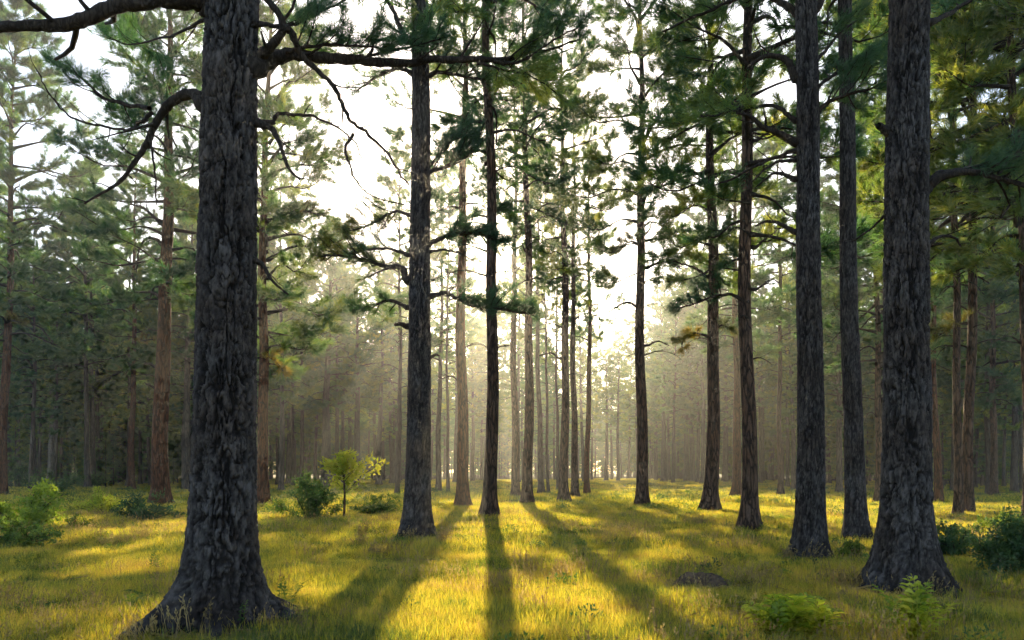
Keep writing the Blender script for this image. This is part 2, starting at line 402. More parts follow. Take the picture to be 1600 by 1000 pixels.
CROWNS = {
    'high':  [crown_set('crown_high_%d' % k, 50 + k, 26, 11.5, 3.6, 36, .75, M_NEEDLE, 12, .30, .028, 0) for k in range(2)],
    'full':  [crown_set('crown_full_%d' % k, 55 + k, 26 + k, 6.5 + k, 4.5, 64, .50, M_NEEDLE, 23, .42, .026, 6) for k in range(4)],
    'open':  [crown_set('crown_open_%d' % k, 60 + k, 26 + k, 8.0 + k, 4.0, 50, .64, M_NEEDLE, 22, .42, .024, 6) for k in range(3)],
    'thin':  [crown_set('crown_thin_%d' % k, 70 + k, 27, 11.0 + k, 3.5, 38, .70, M_NEEDLE, 20, .42, .023, 8) for k in range(3)],
    'far':   [crown_set('crown_far_%d' % k, 80 + k, 27, 6.0 + k, 4.0, 58, .8, M_NEEDLE, 12, .42, .06, 4) for k in range(5)],
    'low':   [crown_set('crown_low_%d' % k, 90 + k, 24, 1.2 + k, 4.2, 60, 1.1, M_NEEDLE, 10, .55, .08, 0) for k in range(3)],
}

TREES, RAD = {}, {}
def pine(name, label, group, pos, lean, trunk, crown_kind, ci, rz, scale=1.0, zscale=1.0):
    root = bpy.data.objects.new(name, None); COL.objects.link(root)
    root.empty_display_size = .3
    root.location = pos; root.rotation_euler = (0, lean, 0)
    tag(root, label, 'tree', group)
    link('trunk', trunk, root)
    if crown_kind:
        lm, nm = CROWNS[crown_kind][ci % len(CROWNS[crown_kind])]
        lo = link('limbs', lm, root); co = link('crown', nm, root)
        for o in (lo, co): o.rotation_euler = (0, 0, rz); o.scale = (scale, scale, zscale)
        lo['kind'] = co['kind'] = 'stuff'
    return root

def tree_at(key, label, bx, by, w, bark, crown, ci, d=None, top=None, H=None, name='pine_tree', group=None, cs=1.0, cz=1.0, **kw):
    """bx, by: foot of the trunk in the photograph, w: trunk width there in pixels at about 3 m height"""
    d = d or dist(by); H = H or 26.3 * cz; p = px(bx, by, d); p[2] = float(ground_z(p[0], p[1]))
    lean = 0.0
    if top: lean = math.atan2((top[0] - bx) / FPX * d, (HOR - top[1]) / FPX * d + CAM_H)
    seed = sum(ord(c) * (i + 3) for i, c in enumerate(key)) % 997
    me = trunk_mesh('trunk_' + key, seed, H, w * d / FPX / 2, bark, **kw)
    r = pine(name, label, group, tuple(p), lean, me, crown, ci, (seed % 63) / 10.0, cs, cz)
    RAD[key] = w * d / FPX / 2
    TREES[key] = (r, d, np.array(Matrix.LocRotScale(Vector(p), Euler((0, lean, 0)), None).inverted()))
    return r

def zring(h1, dz1, h2, H, dz2=.06):
    return np.concatenate([[-.3, -.15], np.arange(-.06, .3, .008), np.arange(.3, h1, dz1), np.arange(h1, h2, dz2), np.linspace(h2, H, 24)])

D_, RD, PL, FR = M_BARK_DARK, M_BARK_RED, M_BARK_PALE, M_BARK_FAR
# the two big ones in front and those whose bark plates can be told apart
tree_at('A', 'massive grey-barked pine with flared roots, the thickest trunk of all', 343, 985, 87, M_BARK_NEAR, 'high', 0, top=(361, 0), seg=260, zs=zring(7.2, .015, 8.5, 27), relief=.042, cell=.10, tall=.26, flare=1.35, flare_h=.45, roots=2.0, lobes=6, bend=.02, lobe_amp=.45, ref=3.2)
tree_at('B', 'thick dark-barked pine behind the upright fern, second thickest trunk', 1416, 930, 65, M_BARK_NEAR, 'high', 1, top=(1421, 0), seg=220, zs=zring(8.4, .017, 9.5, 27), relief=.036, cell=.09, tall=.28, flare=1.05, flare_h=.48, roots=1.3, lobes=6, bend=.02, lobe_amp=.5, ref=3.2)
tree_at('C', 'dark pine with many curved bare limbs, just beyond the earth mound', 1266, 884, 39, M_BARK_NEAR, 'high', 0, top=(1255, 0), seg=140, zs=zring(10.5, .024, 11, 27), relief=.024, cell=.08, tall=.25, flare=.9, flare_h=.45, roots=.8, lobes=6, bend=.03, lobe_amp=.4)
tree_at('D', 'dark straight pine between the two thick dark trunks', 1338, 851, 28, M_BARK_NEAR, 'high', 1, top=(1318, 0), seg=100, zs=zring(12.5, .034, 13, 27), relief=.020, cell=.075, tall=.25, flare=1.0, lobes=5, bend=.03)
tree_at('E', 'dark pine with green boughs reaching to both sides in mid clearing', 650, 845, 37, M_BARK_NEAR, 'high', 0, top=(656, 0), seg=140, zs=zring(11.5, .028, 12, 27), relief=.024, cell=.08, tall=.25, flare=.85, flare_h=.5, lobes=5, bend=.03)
tree_at('F', 'slim black pine left of the dark pine beyond the mound', 1172, 831, 22, D_, 'open', 0, top=(1170, 150), flare=1.1, seg=28)
tree_at('G', 'brown pine with a broad foot and a golden sprig on its trunk', 1109, 803, 20, D_, 'open', 1, top=(1110, 100), flare=1.25, seg=26)
tree_at('H', 'lone dark pine at the middle of the clearing, shadows crossing before it', 1004, 797, 17, D_, 'open', 2, top=(1000, 0), flare=.95, seg=24)
tree_at('I', 'dark pine casting the straight shadow towards the viewer', 765, 819, 19.5, D_, 'thin', 0, top=(757, 0), flare=1.25, seg=26)
tree_at('J', 'red-brown pine next to the straight-shadow pine', 723, 798, 17.5, RD, 'thin', 1, top=(726, 0), flare=1.05, seg=24)
tree_at('K', 'dark pine of the centre cluster, second from the straight-shadow pine', 824, 794, 15, D_, 'thin', 2, top=(817, 0), flare=.85, seg=22)
tree_at('L', 'slender pine close behind the centre cluster edge', 806, 780, 11.5, D_, 'thin', 0, top=(805, 100), flare=.8, cs=.75)
tree_at('M', 'dark pine near the centre with a short curved side branch', 881, 785, 13.5, D_, 'thin', 1, top=(877, 100), flare=.8, seg=22)
tree_at('N', 'slender pine touching shadows right beside the curved-branch pine', 899, 777, 10.5, D_, 'thin', 2, top=(897, 100), flare=.8, cs=.75)
tree_at('O', 'thin brown pine, rightmost trunk of the centre cluster', 917, 773, 8.5, RD, 'thin', 0, top=(921, 100), flare=.8, cs=.75)
tree_at('P', 'pale slim pine seen through the centre cluster', 846, 771, 8.5, FR, 'thin', 1, top=(838, 100), flare=.9, cs=.75)
tree_at('Q', 'very thin leaning pine seen through the centre cluster', 857, 771, 4.5, FR, 'thin', 2, top=(842, 150), flare=.6, cs=.75)
tree_at('R', 'very thin dark pine behind the curved-branch pine', 872, 766, 5, FR, 'thin', 0, flare=.6, cs=.75)
tree_at('S', 'thick red-brown pine beside the dark bush', 251, 792, 24, RD, 'full', 3, top=(268, 0), flare=.75, seg=28)
tree_at('T', 'orange-brown pine with golden sprays behind the massive grey trunk', 410, 792, 16.5, RD, 'full', 0, top=(422, 100), flare=.85, seg=24)
tree_at('U', 'slim brown pine with golden low bough beside the red-brown pine', 205, 767, 9, RD, 'open', 1, top=(212, 300), flare=.8, cz=1.1, cs=1.1)
tree_at('V', 'pale grey bare trunk standing among the far low bushes', 79, 762, 10, PL, 'full', 1, top=(90, 250), flare=.5)
tree_at('W', 'red-brown pine cut by the left picture edge', 3, 775, 14, RD, 'full', 2, top=(18, 250), flare=.7, cs=1.3, cz=1.2)
tree_at('X', 'broad brown pine half hidden behind the slim black pine', 1150, 775, 12.5, RD, 'full', 3, top=(1150, 100), flare=1.1)
tree_at('Y', 'thin dark pine seen between the slim black pine and the curved-limb pine', 1220, 774, 8, D_, 'thin', 0, top=(1214, 200), flare=.9)
tree_at('Z', 'thin dark pine peeking out left of the thick fern-side trunk', 1372, 786, 10, D_, 'full', 1, top=(1366, 150), flare=.8)
tree_at('AA', 'thin leaning brown pine beside the thick fern-side trunk', 1467, 787, 11, RD, 'thin', 2, top=(1455, 400), flare=.8)
tree_at('AB', 'dark pine, left stem of the close pair above the green bushes', 1497, 813, 12, D_, 'full', 2, top=(1488, 100), flare=.7, seg=22)
tree_at('AC', 'dark pine, right stem of the close pair above the green bushes', 1514, 811, 15, D_, 'full', 3, top=(1512, 0), flare=.7, seg=22)
tree_at('AD', 'dark broad-footed pine standing alone beyond the stem pair', 1553, 774, 10, D_, 'full', 0, top=(1550, 300), flare=1.3)
tree_at('AE', 'dark leaning pine cut by the right picture edge', 1607, 822, 17, D_, 'full', 1, top=(1577, 0), flare=.8, seg=24)
tree_at('AF', 'slim hazy pine with a long shadow streak at its foot', 592, 760, 8.5, FR, 'thin', 1, cs=.9, cz=.82, top=(598, 450), flare=.8)
tree_at('AG', 'tall hazy grey pine behind the sapling', 508, 762, 13, FR, 'full', 2, cs=1.0, cz=1.0, top=(518, 400), flare=.6)
tree_at('AH', 'hazy grey pine between the sapling and the shadow-streak pine', 555, 761, 10, FR, 'open', 2, cs=.9, cz=.85, top=(558, 450), flare=.6)
tree_at('AI', 'slim pale pine behind the dark green-boughed pine', 685, 768, 8.5, FR, 'thin', 0, top=(690, 400), flare=.7)
tree_at('AJ', 'very thin pine next to the slim pale pine', 700, 769, 5, FR, 'thin', 1, top=(702, 400), flare=.7)
tree_at('AK', 'slender far pine in the golden light, darker of the two', 947, 754, 5.5, FR, 'thin', 2, flare=.7, cs=.8, cz=.75)
tree_at('AL', 'slender far pine in the golden light, reddish and paler', 966, 755, 5, FR, 'thin', 0, flare=.7, cs=.8, cz=.75)
tree_at('AM', 'thin far pine close beside the lone dark pine', 1024, 752, 5.5, FR, 'thin', 1, flare=.7)
tree_at('AN', 'far pine with flared foot right of the lone dark pine', 1037, 756, 7, FR, 'thin', 2, top=(1034, 550), flare=1.0)
tree_at('AO', 'far straight pine midway between the lone pine and the golden-sprig pine', 1073, 756, 7.5, FR, 'open', 2, flare=.9)
tree_at('AP', 'thin dark pine just behind the golden-sprig pine', 1097, 760, 6.5, FR, 'open', 0, flare=.7)
tree_at('AQ', 'dark far trunk touching the slim golden-bough pine', 193, 752, 10, FR, 'far', 1, flare=.7)

tree_at('AR', 'hazy tall pine, taller stem of the thin pair left of the sapling', 458, 760, 6, FR, 'open', 0, top=(460, 400), flare=.6, cz=1.1)
tree_at('AS', 'hazy thin pine, right stem of the thin pair left of the sapling', 470, 761, 6, FR, 'open', 1, top=(471, 400), flare=.6, cz=1.05)
tree_at('AV', 'slim pine close behind the dark green-boughed pine, on its left', 621, 771, 6.5, FR, 'thin', 2, top=(624, 300), flare=.7, cs=1.1)
tree_at('AT', 'slim hazy pine seen just left of the massive trunk', 288, 764, 8, FR, 'full', 0, top=(292, 400), flare=.6, cz=1.1)
tree_at('AU', 'slim dim pine between the pale grey trunk and the golden-bough pine', 146, 763, 8, FR, 'full', 2, top=(142, 400), flare=.6, cz=1.15)

# ------------------------------------------------------------------ the wood around the clearing
rng = np.random.default_rng(5)
far_trunks = [trunk_mesh('far_trunk_%d' % k, 300 + k, 27, .21 + .02 * k, FR, seg=10, flare=.9, bend=.08, zs=np.concatenate([np.linspace(-.3, 1.5, 7), np.linspace(1.5, 27, 14)[1:]])) for k in range(5)]
placed = [(o.location.x, o.location.y) for o, _, _ in TREES.values()]
far_list, n_far = [], 0
def far_tree(X, Y, s):
    global n_far
    k = n_far; n_far += 1
    lm, nm = CROWNS['far'][k % 5]
    root = bpy.data.objects.new('pine_tree', None); COL.objects.link(root)
    root.location = (X, Y, float(ground_z(X, Y)) - .05); root.rotation_euler = (rng.normal(0, .012), rng.normal(0, .012), rng.uniform(0, 6.28)); root.scale = (s, s, s * rng.uniform(.9, 1.1))
    link('trunk', far_trunks[int(rng.integers(5))], root)
    for nm_, me_ in (('limbs', lm), ('crown', nm)): link(nm_, me_, root)['kind'] = 'stuff'
    placed.append((X, Y)); far_list.append((800 + X / Y * FPX, root))
def try_far(n, u0, u1, d0, d1, gap, s=(.8, 1.1)):
    c = tries = 0
    while c < n and tries < n * 60:
        tries += 1
        d = math.sqrt(rng.uniform(d0 ** 2, d1 ** 2)); u = rng.uniform(u0, u1); X = (u - 800) / FPX * d
        if min((X - a) ** 2 + (d - b) ** 2 for a, b in placed) < gap ** 2: continue
        far_tree(X, d, rng.uniform(*s)); c += 1
try_far(26, -20, 440, 62, 88, 3.4)
try_far(40, -20, 440, 86, 135, 3.2)
try_far(16, 425, 625, 84, 118, 3.6, (.95, 1.15))
try_far(14, 430, 660, 115, 160, 4.0)
try_far(26, 1230, 1620, 50, 86, 3.6)
try_far(40, 1080, 1620, 84, 135, 3.2)
try_far(10, 1030, 1150, 84, 118, 3.8, (.9, 1.1))
try_far(12, 990, 1150, 115, 160, 4.0)
try_far(40, 540, 1090, 165, 230, 4.0, (.75, 1.0))
try_far(24, 640, 1010, 96, 155, 4.2, (.9, 1.15))
# say of each far pine where it shows: counted from left to right between two trunks in front
MARKS = [(-40, 'the picture edge'), (5, 'the edge-cut pine'), (80, 'the pale grey trunk'), (207, 'the golden-bough pine'), (255, 'the red-brown pine'), (345, 'the massive trunk'), (410, 'the orange-brown pine'),
         (508, 'the tall hazy pine'), (592, 'the shadow-streak pine'), (650, 'the green-boughed pine'), (723, 'the next red-brown pine'), (765, 'the straight-shadow pine'), (824, 'the centre cluster'), (881, 'the curved-branch pine'),
         (947, 'the slender golden-light pines'), (1004, 'the lone dark pine'), (1073, 'the far straight pine'), (1109, 'the golden-sprig pine'), (1172, 'the slim black pine'), (1266, 'the curved-limb pine'), (1338, 'the straight dark pine'),
         (1416, 'the thick fern-side trunk'), (1505, 'the close stem pair'), (1553, 'the broad-footed pine'), (1640, 'the picture edge')]
ORD = 'first second third fourth fifth sixth seventh eighth ninth tenth eleventh twelfth'.split()
ORD += [t + o for t in ('thirteenth', 'fourteenth', 'fifteenth', 'sixteenth', 'seventeenth', 'eighteenth', 'nineteenth', 'twentieth', 'twenty-first', 'twenty-second', 'twenty-third', 'twenty-fourth', 'twenty-fifth', 'twenty-sixth', 'twenty-seventh', 'twenty-eighth') for o in ('',)]
for (xa, na_), (xb, nb_) in zip(MARKS, MARKS[1:]):
    inside = sorted([t for t in far_list if xa <= t[0] < xb], key=lambda t: t[0])
    for k, (u, r) in enumerate(inside):
        where = ('between %s and %s' % (na_, nb_)) if na_ != 'the picture edge' and nb_ != 'the picture edge' else ('left of ' + nb_ if na_ == 'the picture edge' else 'right of ' + na_)
        tag(r, '%s far pine, left to right, %s' % (ORD[min(k, len(ORD) - 1)], where), 'tree', 'pines in the wood around the clearing')

def instancer(name, P, attrs, sources, label, cat, mat_=None):
    """one object that repeats uncountable growth at points; attrs: pick, turn, size"""
    me = bpy.data.meshes.new(name); me.vertices.add(len(P)); me.vertices.foreach_set('co', P.astype(np.float32).ravel())
    for nm, ty, arr in zip(('pick', 'turn', 'size'), ('INT', 'FLOAT', 'FLOAT'), attrs):
        a = me.attributes.new(nm, ty, 'POINT'); a.data.foreach_set('value', np.asarray(arr).astype(np.int32 if ty == 'INT' else np.float32))
    if mat_: me.materials.append(mat_)
    ob = tag(link(name, me), label, cat, kind='stuff')
    ng = bpy.data.node_groups.new(name + '_nodes', 'GeometryNodeTree')
    for io in ('INPUT', 'OUTPUT'): ng.interface.new_socket('Geometry', in_out=io, socket_type='NodeSocketGeometry')
    gi, go = ng.nodes.new('NodeGroupInput'), ng.nodes.new('NodeGroupOutput')
    ci = ng.nodes.new('GeometryNodeCollectionInfo'); ci.inputs['Collection'].default_value = sources; ci.inputs['Separate Children'].default_value = True; ci.inputs['Reset Children'].default_value = True
    ip = ng.nodes.new('GeometryNodeInstanceOnPoints'); ip.inputs['Pick Instance'].default_value = True
    def na(nm, ty):
        n = ng.nodes.new('GeometryNodeInputNamedAttribute'); n.data_type = ty; n.inputs['Name'].default_value = nm; return n.outputs['Attribute']
    cx_ = ng.nodes.new('ShaderNodeCombineXYZ'); L = ng.links.new
    L(gi.outputs[0], ip.inputs['Points']); L(ci.outputs[0], ip.inputs['Instance']); L(na('pick', 'INT'), ip.inputs['Instance Index'])
    L(na('turn', 'FLOAT'), cx_.inputs['Z']); L(cx_.outputs[0], ip.inputs['Rotation']); L(na('size', 'FLOAT'), ip.inputs['Scale']); L(ip.outputs[0], go.inputs[0])
    ob.modifiers.new(name, 'NODES').node_group = ng
    return ob
# the wood behind them that reads as one mass
wood = bpy.data.collections.new('wood_sources')
for k, me_ in enumerate([CROWNS['low'][q][1] for q in range(3)] + far_trunks[:2]): wood.objects.link(bpy.data.objects.new('wood_%02d' % k, me_))
WP, WA = [], []
def mass(n, u0, u1, d0, d1, s0, s1):
    for k in range(n):
        d = math.sqrt(rng.uniform(d0 ** 2, d1 ** 2)); u = rng.uniform(u0, u1); X = (u - 800) / FPX * d; z = float(ground_z(X, d)) - .05; s_ = rng.uniform(s0, s1)
        for p_ in (int(rng.integers(3)), 3 + int(rng.integers(2))): WP.append((X, d, z)); WA.append((p_, rng.uniform(0, 6.28), s_))
mass(190, -140, 500, 118, 200, .75, 1.1); mass(70, -120, 440, 70, 118, .2, .5)
mass(170, 1130, 1740, 112, 200, .75, 1.1); mass(50, 1240, 1720, 66, 112, .22, .5)
mass(60, 430, 680, 150, 220, .8, 1.1); mass(50, 980, 1160, 150, 220, .8, 1.1)
mass(170, 560, 1080, 190, 300, .75, 1.1)
WA = np.array(WA); instancer('distant_wood', np.array(WP), (WA[:, 0], WA[:, 1], WA[:, 2]), wood, 'dim mass of distant woodland closing off the clearing', 'woodland')

# ------------------------------------------------------------------ single boughs that can be told apart
def bough(key, pts, w0, w1=2.0, depth=0.0, d0=0.0, needles=None, twig=.5, step=.16, tr=(.35, 1.0), n=12, nl=.2, nw=.012, seed=0, up=.2, m=None, flat=.35):
    """a branch of tree `key`: pts in photo pixels at the tree's distance, drifting `depth` metres away to its tip"""
    root, d, inv = TREES[key]; rng = np.random.default_rng(1000 + seed + int(pts[0][0]) * 7 + int(pts[0][1]))
    P = np.array([px(x, y, d) for x, y in pts])
    L = np.linalg.norm(np.diff(P, axis=0), axis=1).sum()
    f = np.linspace(0, 1, len(P)); dep = d0 + (depth - d0) * f
    for i in range(len(P)):                         # stay on the same sight of the clearing while moving in depth
        P[i] = px(pts[i][0], pts[i][1], d + dep[i])
    S = curve(P, max(12, 7 * len(P)))
    wob = np.cumsum(rng.normal(size=S.shape), axis=0); wob -= np.linspace(0, 1, len(S))[:, None] * wob[-1]; S += wob * .0055 * L * np.minimum(1, 10 / w0)
    S = (np.c_[S, np.ones(len(S))] @ inv.T)[:, :3]
    rt = RAD[key]
    if math.hypot(S[0][0], S[0][1]) < 1.35 * rt + .12:                   # rooted inside the trunk; else it springs from another branch
        a = S[0].copy(); a[:2] *= .3; S = np.vstack([a, S])
    bag, tufts = Bag(), []; collar = .45 if S[0][0] ** 2 + S[0][1] ** 2 < rt * rt else 0
    grow(rng, bag, S, w0 / FPX * d / 2, w1 / FPX * d / 2, tr, twig, step, tufts, up=up, seg=10, needles=needles is not None, tseg=4, flat=flat, collar=collar)
    b = link('branch', bag.mesh('branch', M_TWIG), root)
    if needles is not None and tufts:
        Q, D = np.array([t[0] for t in tufts]), np.array([t[1] for t in tufts])
        link('needles', needle_mesh('needles', rng, Q, D, n, nl, nw, needles), b)
    return b
GR, GO, NE = M_NEEDLE_GREEN, M_NEEDLE_GOLD, M_NEEDLE
NK = dict(nl=.19, nw=.005, n=26)
# massive grey trunk
bough('A', [(325, 8), (300, 0), (250, 2), (180, 12), (120, 36), (60, 42), (0, 45), (-60, 62)], 34, 12, -.6, twig=0.56, step=0.20)
bough('A', [(318, 165), (300, 145), (265, 160), (235, 205), (215, 245), (180, 290), (132, 318)], 22, 3, .5, twig=0.62, step=0.18)
bough('A', [(237, 177), (222, 196), (205, 208), (165, 202), (115, 180), (80, 152), (55, 105)], 7, 2, .6, twig=0.44, step=0.24, d0=0.2)
bough('A', [(232, 170), (215, 172), (165, 160), (130, 128), (95, 100)], 8, 3, .9, needles=GR, twig=.42, step=.10, tr=(.3, 1), **NK, d0=0.2)
bough('A', [(232, 206), (240, 265), (245, 320)], 5, 2, .2, twig=0.31, step=0.24, d0=0.25)
bough('A', [(400, 104), (425, 90), (470, 84), (540, 90), (600, 100), (680, 98), (760, 98), (820, 90), (850, 82), (905, 62)], 26, 3, .9, twig=0.50, step=0.27, tr=(.15, .9))
bough('A', [(440, 88), (470, 75), (520, 70), (590, 74)], 8, 3, .2, needles=GR, twig=.34, step=.055, tr=(.1, 1), up=.45, **NK, d0=0.1)
bough('A', [(560, 92), (600, 80), (640, 72), (690, 60)], 6, 2, .4, needles=GR, twig=.30, step=.075, tr=(.1, 1), up=.4, **NK, d0=0.3)
bough('A', [(770, 98), (810, 92), (850, 70), (905, 42)], 6, 2, .6, needles=GR, twig=.36, step=.06, tr=(.1, 1), up=.4, **NK, d0=0.6)
bough('A', [(745, 99), (780, 105), (830, 118), (875, 150)], 5, 2, .8, needles=NE, twig=.36, step=.09, tr=(.2, 1), up=.1, **NK, d0=0.6)
bough('A', [(402, 90), (425, 70), (443, 45), (430, 14), (405, -10)], 17, 8, -.3, twig=0.50, step=0.30)
bough('A', [(440, 42), (455, 66), (462, 90), (500, 130), (535, 165), (552, 195), (600, 230), (625, 265), (640, 290)], 12, 3, .6, twig=0.44, step=0.24, d0=-0.18)
bough('A', [(420, 192), (445, 182), (490, 184), (530, 200), (555, 218), (566, 250)], 7, 2, .5, twig=0.38, step=0.18)
bough('A', [(550, 208), (540, 235), (548, 255), (556, 280), (580, 305), (635, 322)], 6, 2, .6, twig=0.38, step=0.21, d0=0.4)
bough('A', [(400, 190), (425, 200), (440, 225), (452, 260), (468, 280)], 13, 3, -.2, twig=0.25, step=0.24)
bough('A', [(392, 405), (412, 415), (424, 435), (450, 460)], 10, 2.5, -.15, twig=0.19, step=0.24)
bough('A', [(402, 40), (450, 40), (500, 20), (560, -10)], 8, 3, .8, needles=GR, twig=.4, step=.10, tr=(.3, 1), **NK)
bough('A', [(320, 30), (260, 60), (215, 70), (170, 60)], 5, 2, 1.6, needles=NE, twig=.45, step=.12, tr=(.5, 1), **NK)
# thick dark pine by the fern
K2 = dict(nl=.22, nw=.0065, n=24)
bough('B', [(1448, 296), (1465, 275), (1500, 266), (1535, 262), (1575, 262)], 13, 4, .3, needles=GR, twig=.5, step=.10, tr=(.55, 1), **K2)
bough('B', [(1448, 300), (1470, 280), (1510, 270), (1560, 277), (1610, 292), (1650, 300)], 15, 5, -.4, needles=GR, twig=.6, step=.075, tr=(.4, 1), **K2)
bough('B', [(1560, 272), (1580, 250), (1610, 235), (1650, 220)], 6, 3, .2, needles=GR, twig=.5, step=.08, tr=(.1, 1), **K2, d0=-0.3)
bough('B', [(1452, 36), (1480, 22), (1520, -5), (1560, -30)], 10, 4, .6, needles=NE, twig=.5, step=.12, tr=(.4, 1), **K2)
bough('B', [(1452, 380), (1470, 370), (1492, 373), (1502, 385)], 7, 2.5, .2, twig=0.25, step=0.18)
bough('B', [(1386, 205), (1376, 198), (1372, 196)], 14, 9, -.1, twig=0.12, step=0.30)
bough('B', [(1390, 330), (1370, 350), (1345, 368), (1330, 378)], 5, 2, .4, twig=0.38, step=0.18)
# dark pine beyond the mound
K3 = dict(nl=.27, nw=.009, n=24)
bough('C', [(1242, 120), (1232, 98), (1205, 86), (1185, 92), (1168, 106)], 14, 4, .2, twig=0.50, step=0.24)
bough('C', [(1242, 186), (1215, 168), (1180, 168), (1130, 174), (1080, 182)], 8, 3, .5, needles=NE, twig=.55, step=.15, tr=(.4, 1), **K3)
bough('C', [(1242, 222), (1215, 208), (1190, 198), (1172, 182), (1150, 176)], 13, 4, -.2, twig=0.50, step=0.24)
bough('C', [(1240, 235), (1200, 250), (1160, 270), (1115, 290)], 7, 2.5, .3, twig=0.62, step=0.18)
bough('C', [(1240, 280), (1222, 272), (1205, 274), (1183, 290)], 8, 3, .2, twig=0.38, step=0.18)
bough('C', [(1240, 250), (1215, 252), (1190, 268), (1178, 282)], 6, 2.5, -.2, twig=0.38, step=0.18)
bough('C', [(1240, 362), (1215, 348), (1195, 346), (1180, 354)], 8, 3, .2, twig=0.31, step=0.18)
bough('C', [(1260, 30), (1230, 8), (1200, -2), (1150, 0), (1090, 25), (1035, 50)], 13, 3, .9, needles=NE, twig=.6, step=.16, tr=(.4, 1), **K3)
bough('C', [(1262, 30), (1278, 10), (1290, -15)], 15, 8, 0, twig=0.38, step=0.24)
bough('C', [(1268, 105), (1290, 80), (1310, 52), (1340, 30)], 7, 3, .3, needles=GR, twig=.5, step=.16, tr=(.4, 1), **K3)
bough('C', [(1272, 185), (1290, 160), (1318, 146), (1350, 140), (1385, 125)], 9, 3, -.3, needles=GR, twig=.6, step=.11, tr=(.3, 1), **K3)
bough('C', [(1272, 140), (1300, 115), (1335, 105), (1375, 98)], 6, 3, .5, needles=GR, twig=.55, step=.11, tr=(.25, 1), **K3)
# dark pine in mid clearing
K5 = dict(nl=.30, nw=.009, n=20)
bough('E', [(668, 272), (690, 262), (720, 250), (748, 222)], 7, 3, .4, needles=GR, twig=0.68, step=0.077, tr=(.15, 1), up=.4, **K5)
bough('E', [(668, 262), (700, 225), (735, 195)], 5, 3, .8, needles=GR, twig=0.68, step=0.105, tr=(.2, 1), **K5)
bough('E', [(668, 382), (690, 372), (725, 362), (760, 370), (790, 378)], 9, 3, .2, needles=GR, twig=0.57, step=0.063, tr=(.2, 1), **K5)
bough('E', [(670, 464), (690, 456), (715, 460), (745, 470), (790, 480), (832, 492)], 9, 3, -.3, needles=GR, twig=0.61, step=0.056, tr=(.3, 1), **K5)
bough('E', [(668, 394), (690, 390), (715, 395), (740, 408)], 5, 2, .5, twig=0.38, step=0.18)
bough('E', [(636, 398), (610, 387), (573, 388), (550, 398)], 6, 2.5, .3, twig=0.54, step=0.175, needles=NE, tr=(.3, 1), **K5)
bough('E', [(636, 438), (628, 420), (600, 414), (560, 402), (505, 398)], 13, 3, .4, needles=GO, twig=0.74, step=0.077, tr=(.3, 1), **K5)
bough('E', [(634, 480), (612, 472), (585, 476), (558, 482)], 7, 2.5, .2, needles=NE, twig=0.54, step=0.070, tr=(.3, 1), **K5)
bough('E', [(634, 510), (626, 506), (617, 508)], 8, 5, -.1, twig=0.12, step=0.30)
bough('E', [(671, 560), (680, 554), (686, 556)], 6, 3, -.1, twig=0.12, step=0.30)
bough('E', [(648, 66), (630, 50), (618, 20), (600, -8)], 10, 6, .2, twig=0.50, step=0.30)
bough('E', [(665, 30), (682, 14), (695, -12)], 8, 5, .2, twig=0.50, step=0.30)
bough('E', [(642, 115), (620, 108), (590, 118), (560, 140)], 8, 3, .3, needles=NE, twig=0.74, step=0.112, tr=(.3, 1), **K5)
bough('E', [(668, 120), (690, 112), (720, 116), (760, 125)], 8, 3, .4, needles=GR, twig=0.81, step=0.077, tr=(.2, 1), **K5)
bough('E', [(662, 85), (650, 70), (640, 60), (690, 70)], 6, 3, -.9, needles=GR, twig=0.68, step=0.077, tr=(.2, 1), **K5)
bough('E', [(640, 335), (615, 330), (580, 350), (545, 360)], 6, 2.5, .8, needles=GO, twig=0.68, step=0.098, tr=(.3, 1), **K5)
# others
K6 = dict(nl=.34, nw=.016, n=22)
bough('F', [(1165, 474), (1140, 462), (1110, 465), (1060, 482)], 7, 2.5, .2, needles=GR, twig=.55, step=.14, tr=(.35, 1), up=.55, **K6)
bough('F', [(1182, 386), (1196, 374), (1212, 362)], 5, 2, .2, twig=0.38, step=0.18)
bough('F', [(1182, 452), (1192, 445), (1202, 438)], 4, 2, .2, twig=0.25, step=0.18)
bough('F', [(1162, 410), (1150, 405), (1130, 415)], 4, 2, .2, needles=GR, twig=.4, step=.14, **K6)
bough('F', [(1182, 220), (1205, 205), (1230, 200)], 5, 2, .6, twig=0.50, step=0.18)
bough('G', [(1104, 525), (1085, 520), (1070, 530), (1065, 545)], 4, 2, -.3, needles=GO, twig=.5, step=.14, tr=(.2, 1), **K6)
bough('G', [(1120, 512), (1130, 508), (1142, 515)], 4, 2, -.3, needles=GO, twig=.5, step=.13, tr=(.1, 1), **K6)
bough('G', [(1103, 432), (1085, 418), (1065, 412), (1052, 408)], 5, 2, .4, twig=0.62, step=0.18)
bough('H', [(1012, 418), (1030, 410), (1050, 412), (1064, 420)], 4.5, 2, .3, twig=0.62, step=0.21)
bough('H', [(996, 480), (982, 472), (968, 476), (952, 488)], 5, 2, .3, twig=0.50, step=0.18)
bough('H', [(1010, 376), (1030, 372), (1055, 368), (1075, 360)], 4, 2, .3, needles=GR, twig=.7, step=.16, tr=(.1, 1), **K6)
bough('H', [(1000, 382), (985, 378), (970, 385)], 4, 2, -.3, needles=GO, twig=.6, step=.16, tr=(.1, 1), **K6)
bough('H', [(1012, 540), (1028, 534), (1045, 540)], 3.5, 1.5, .3, twig=0.38, step=0.18)
bough('S', [(252, 382), (240, 372), (225, 374), (216, 390), (213, 425)], 6, 2, -.2, twig=0.38, step=0.24)
bough('S', [(250, 466), (235, 457), (205, 458), (168, 470)], 6, 2, .2, twig=0.38, step=0.24)
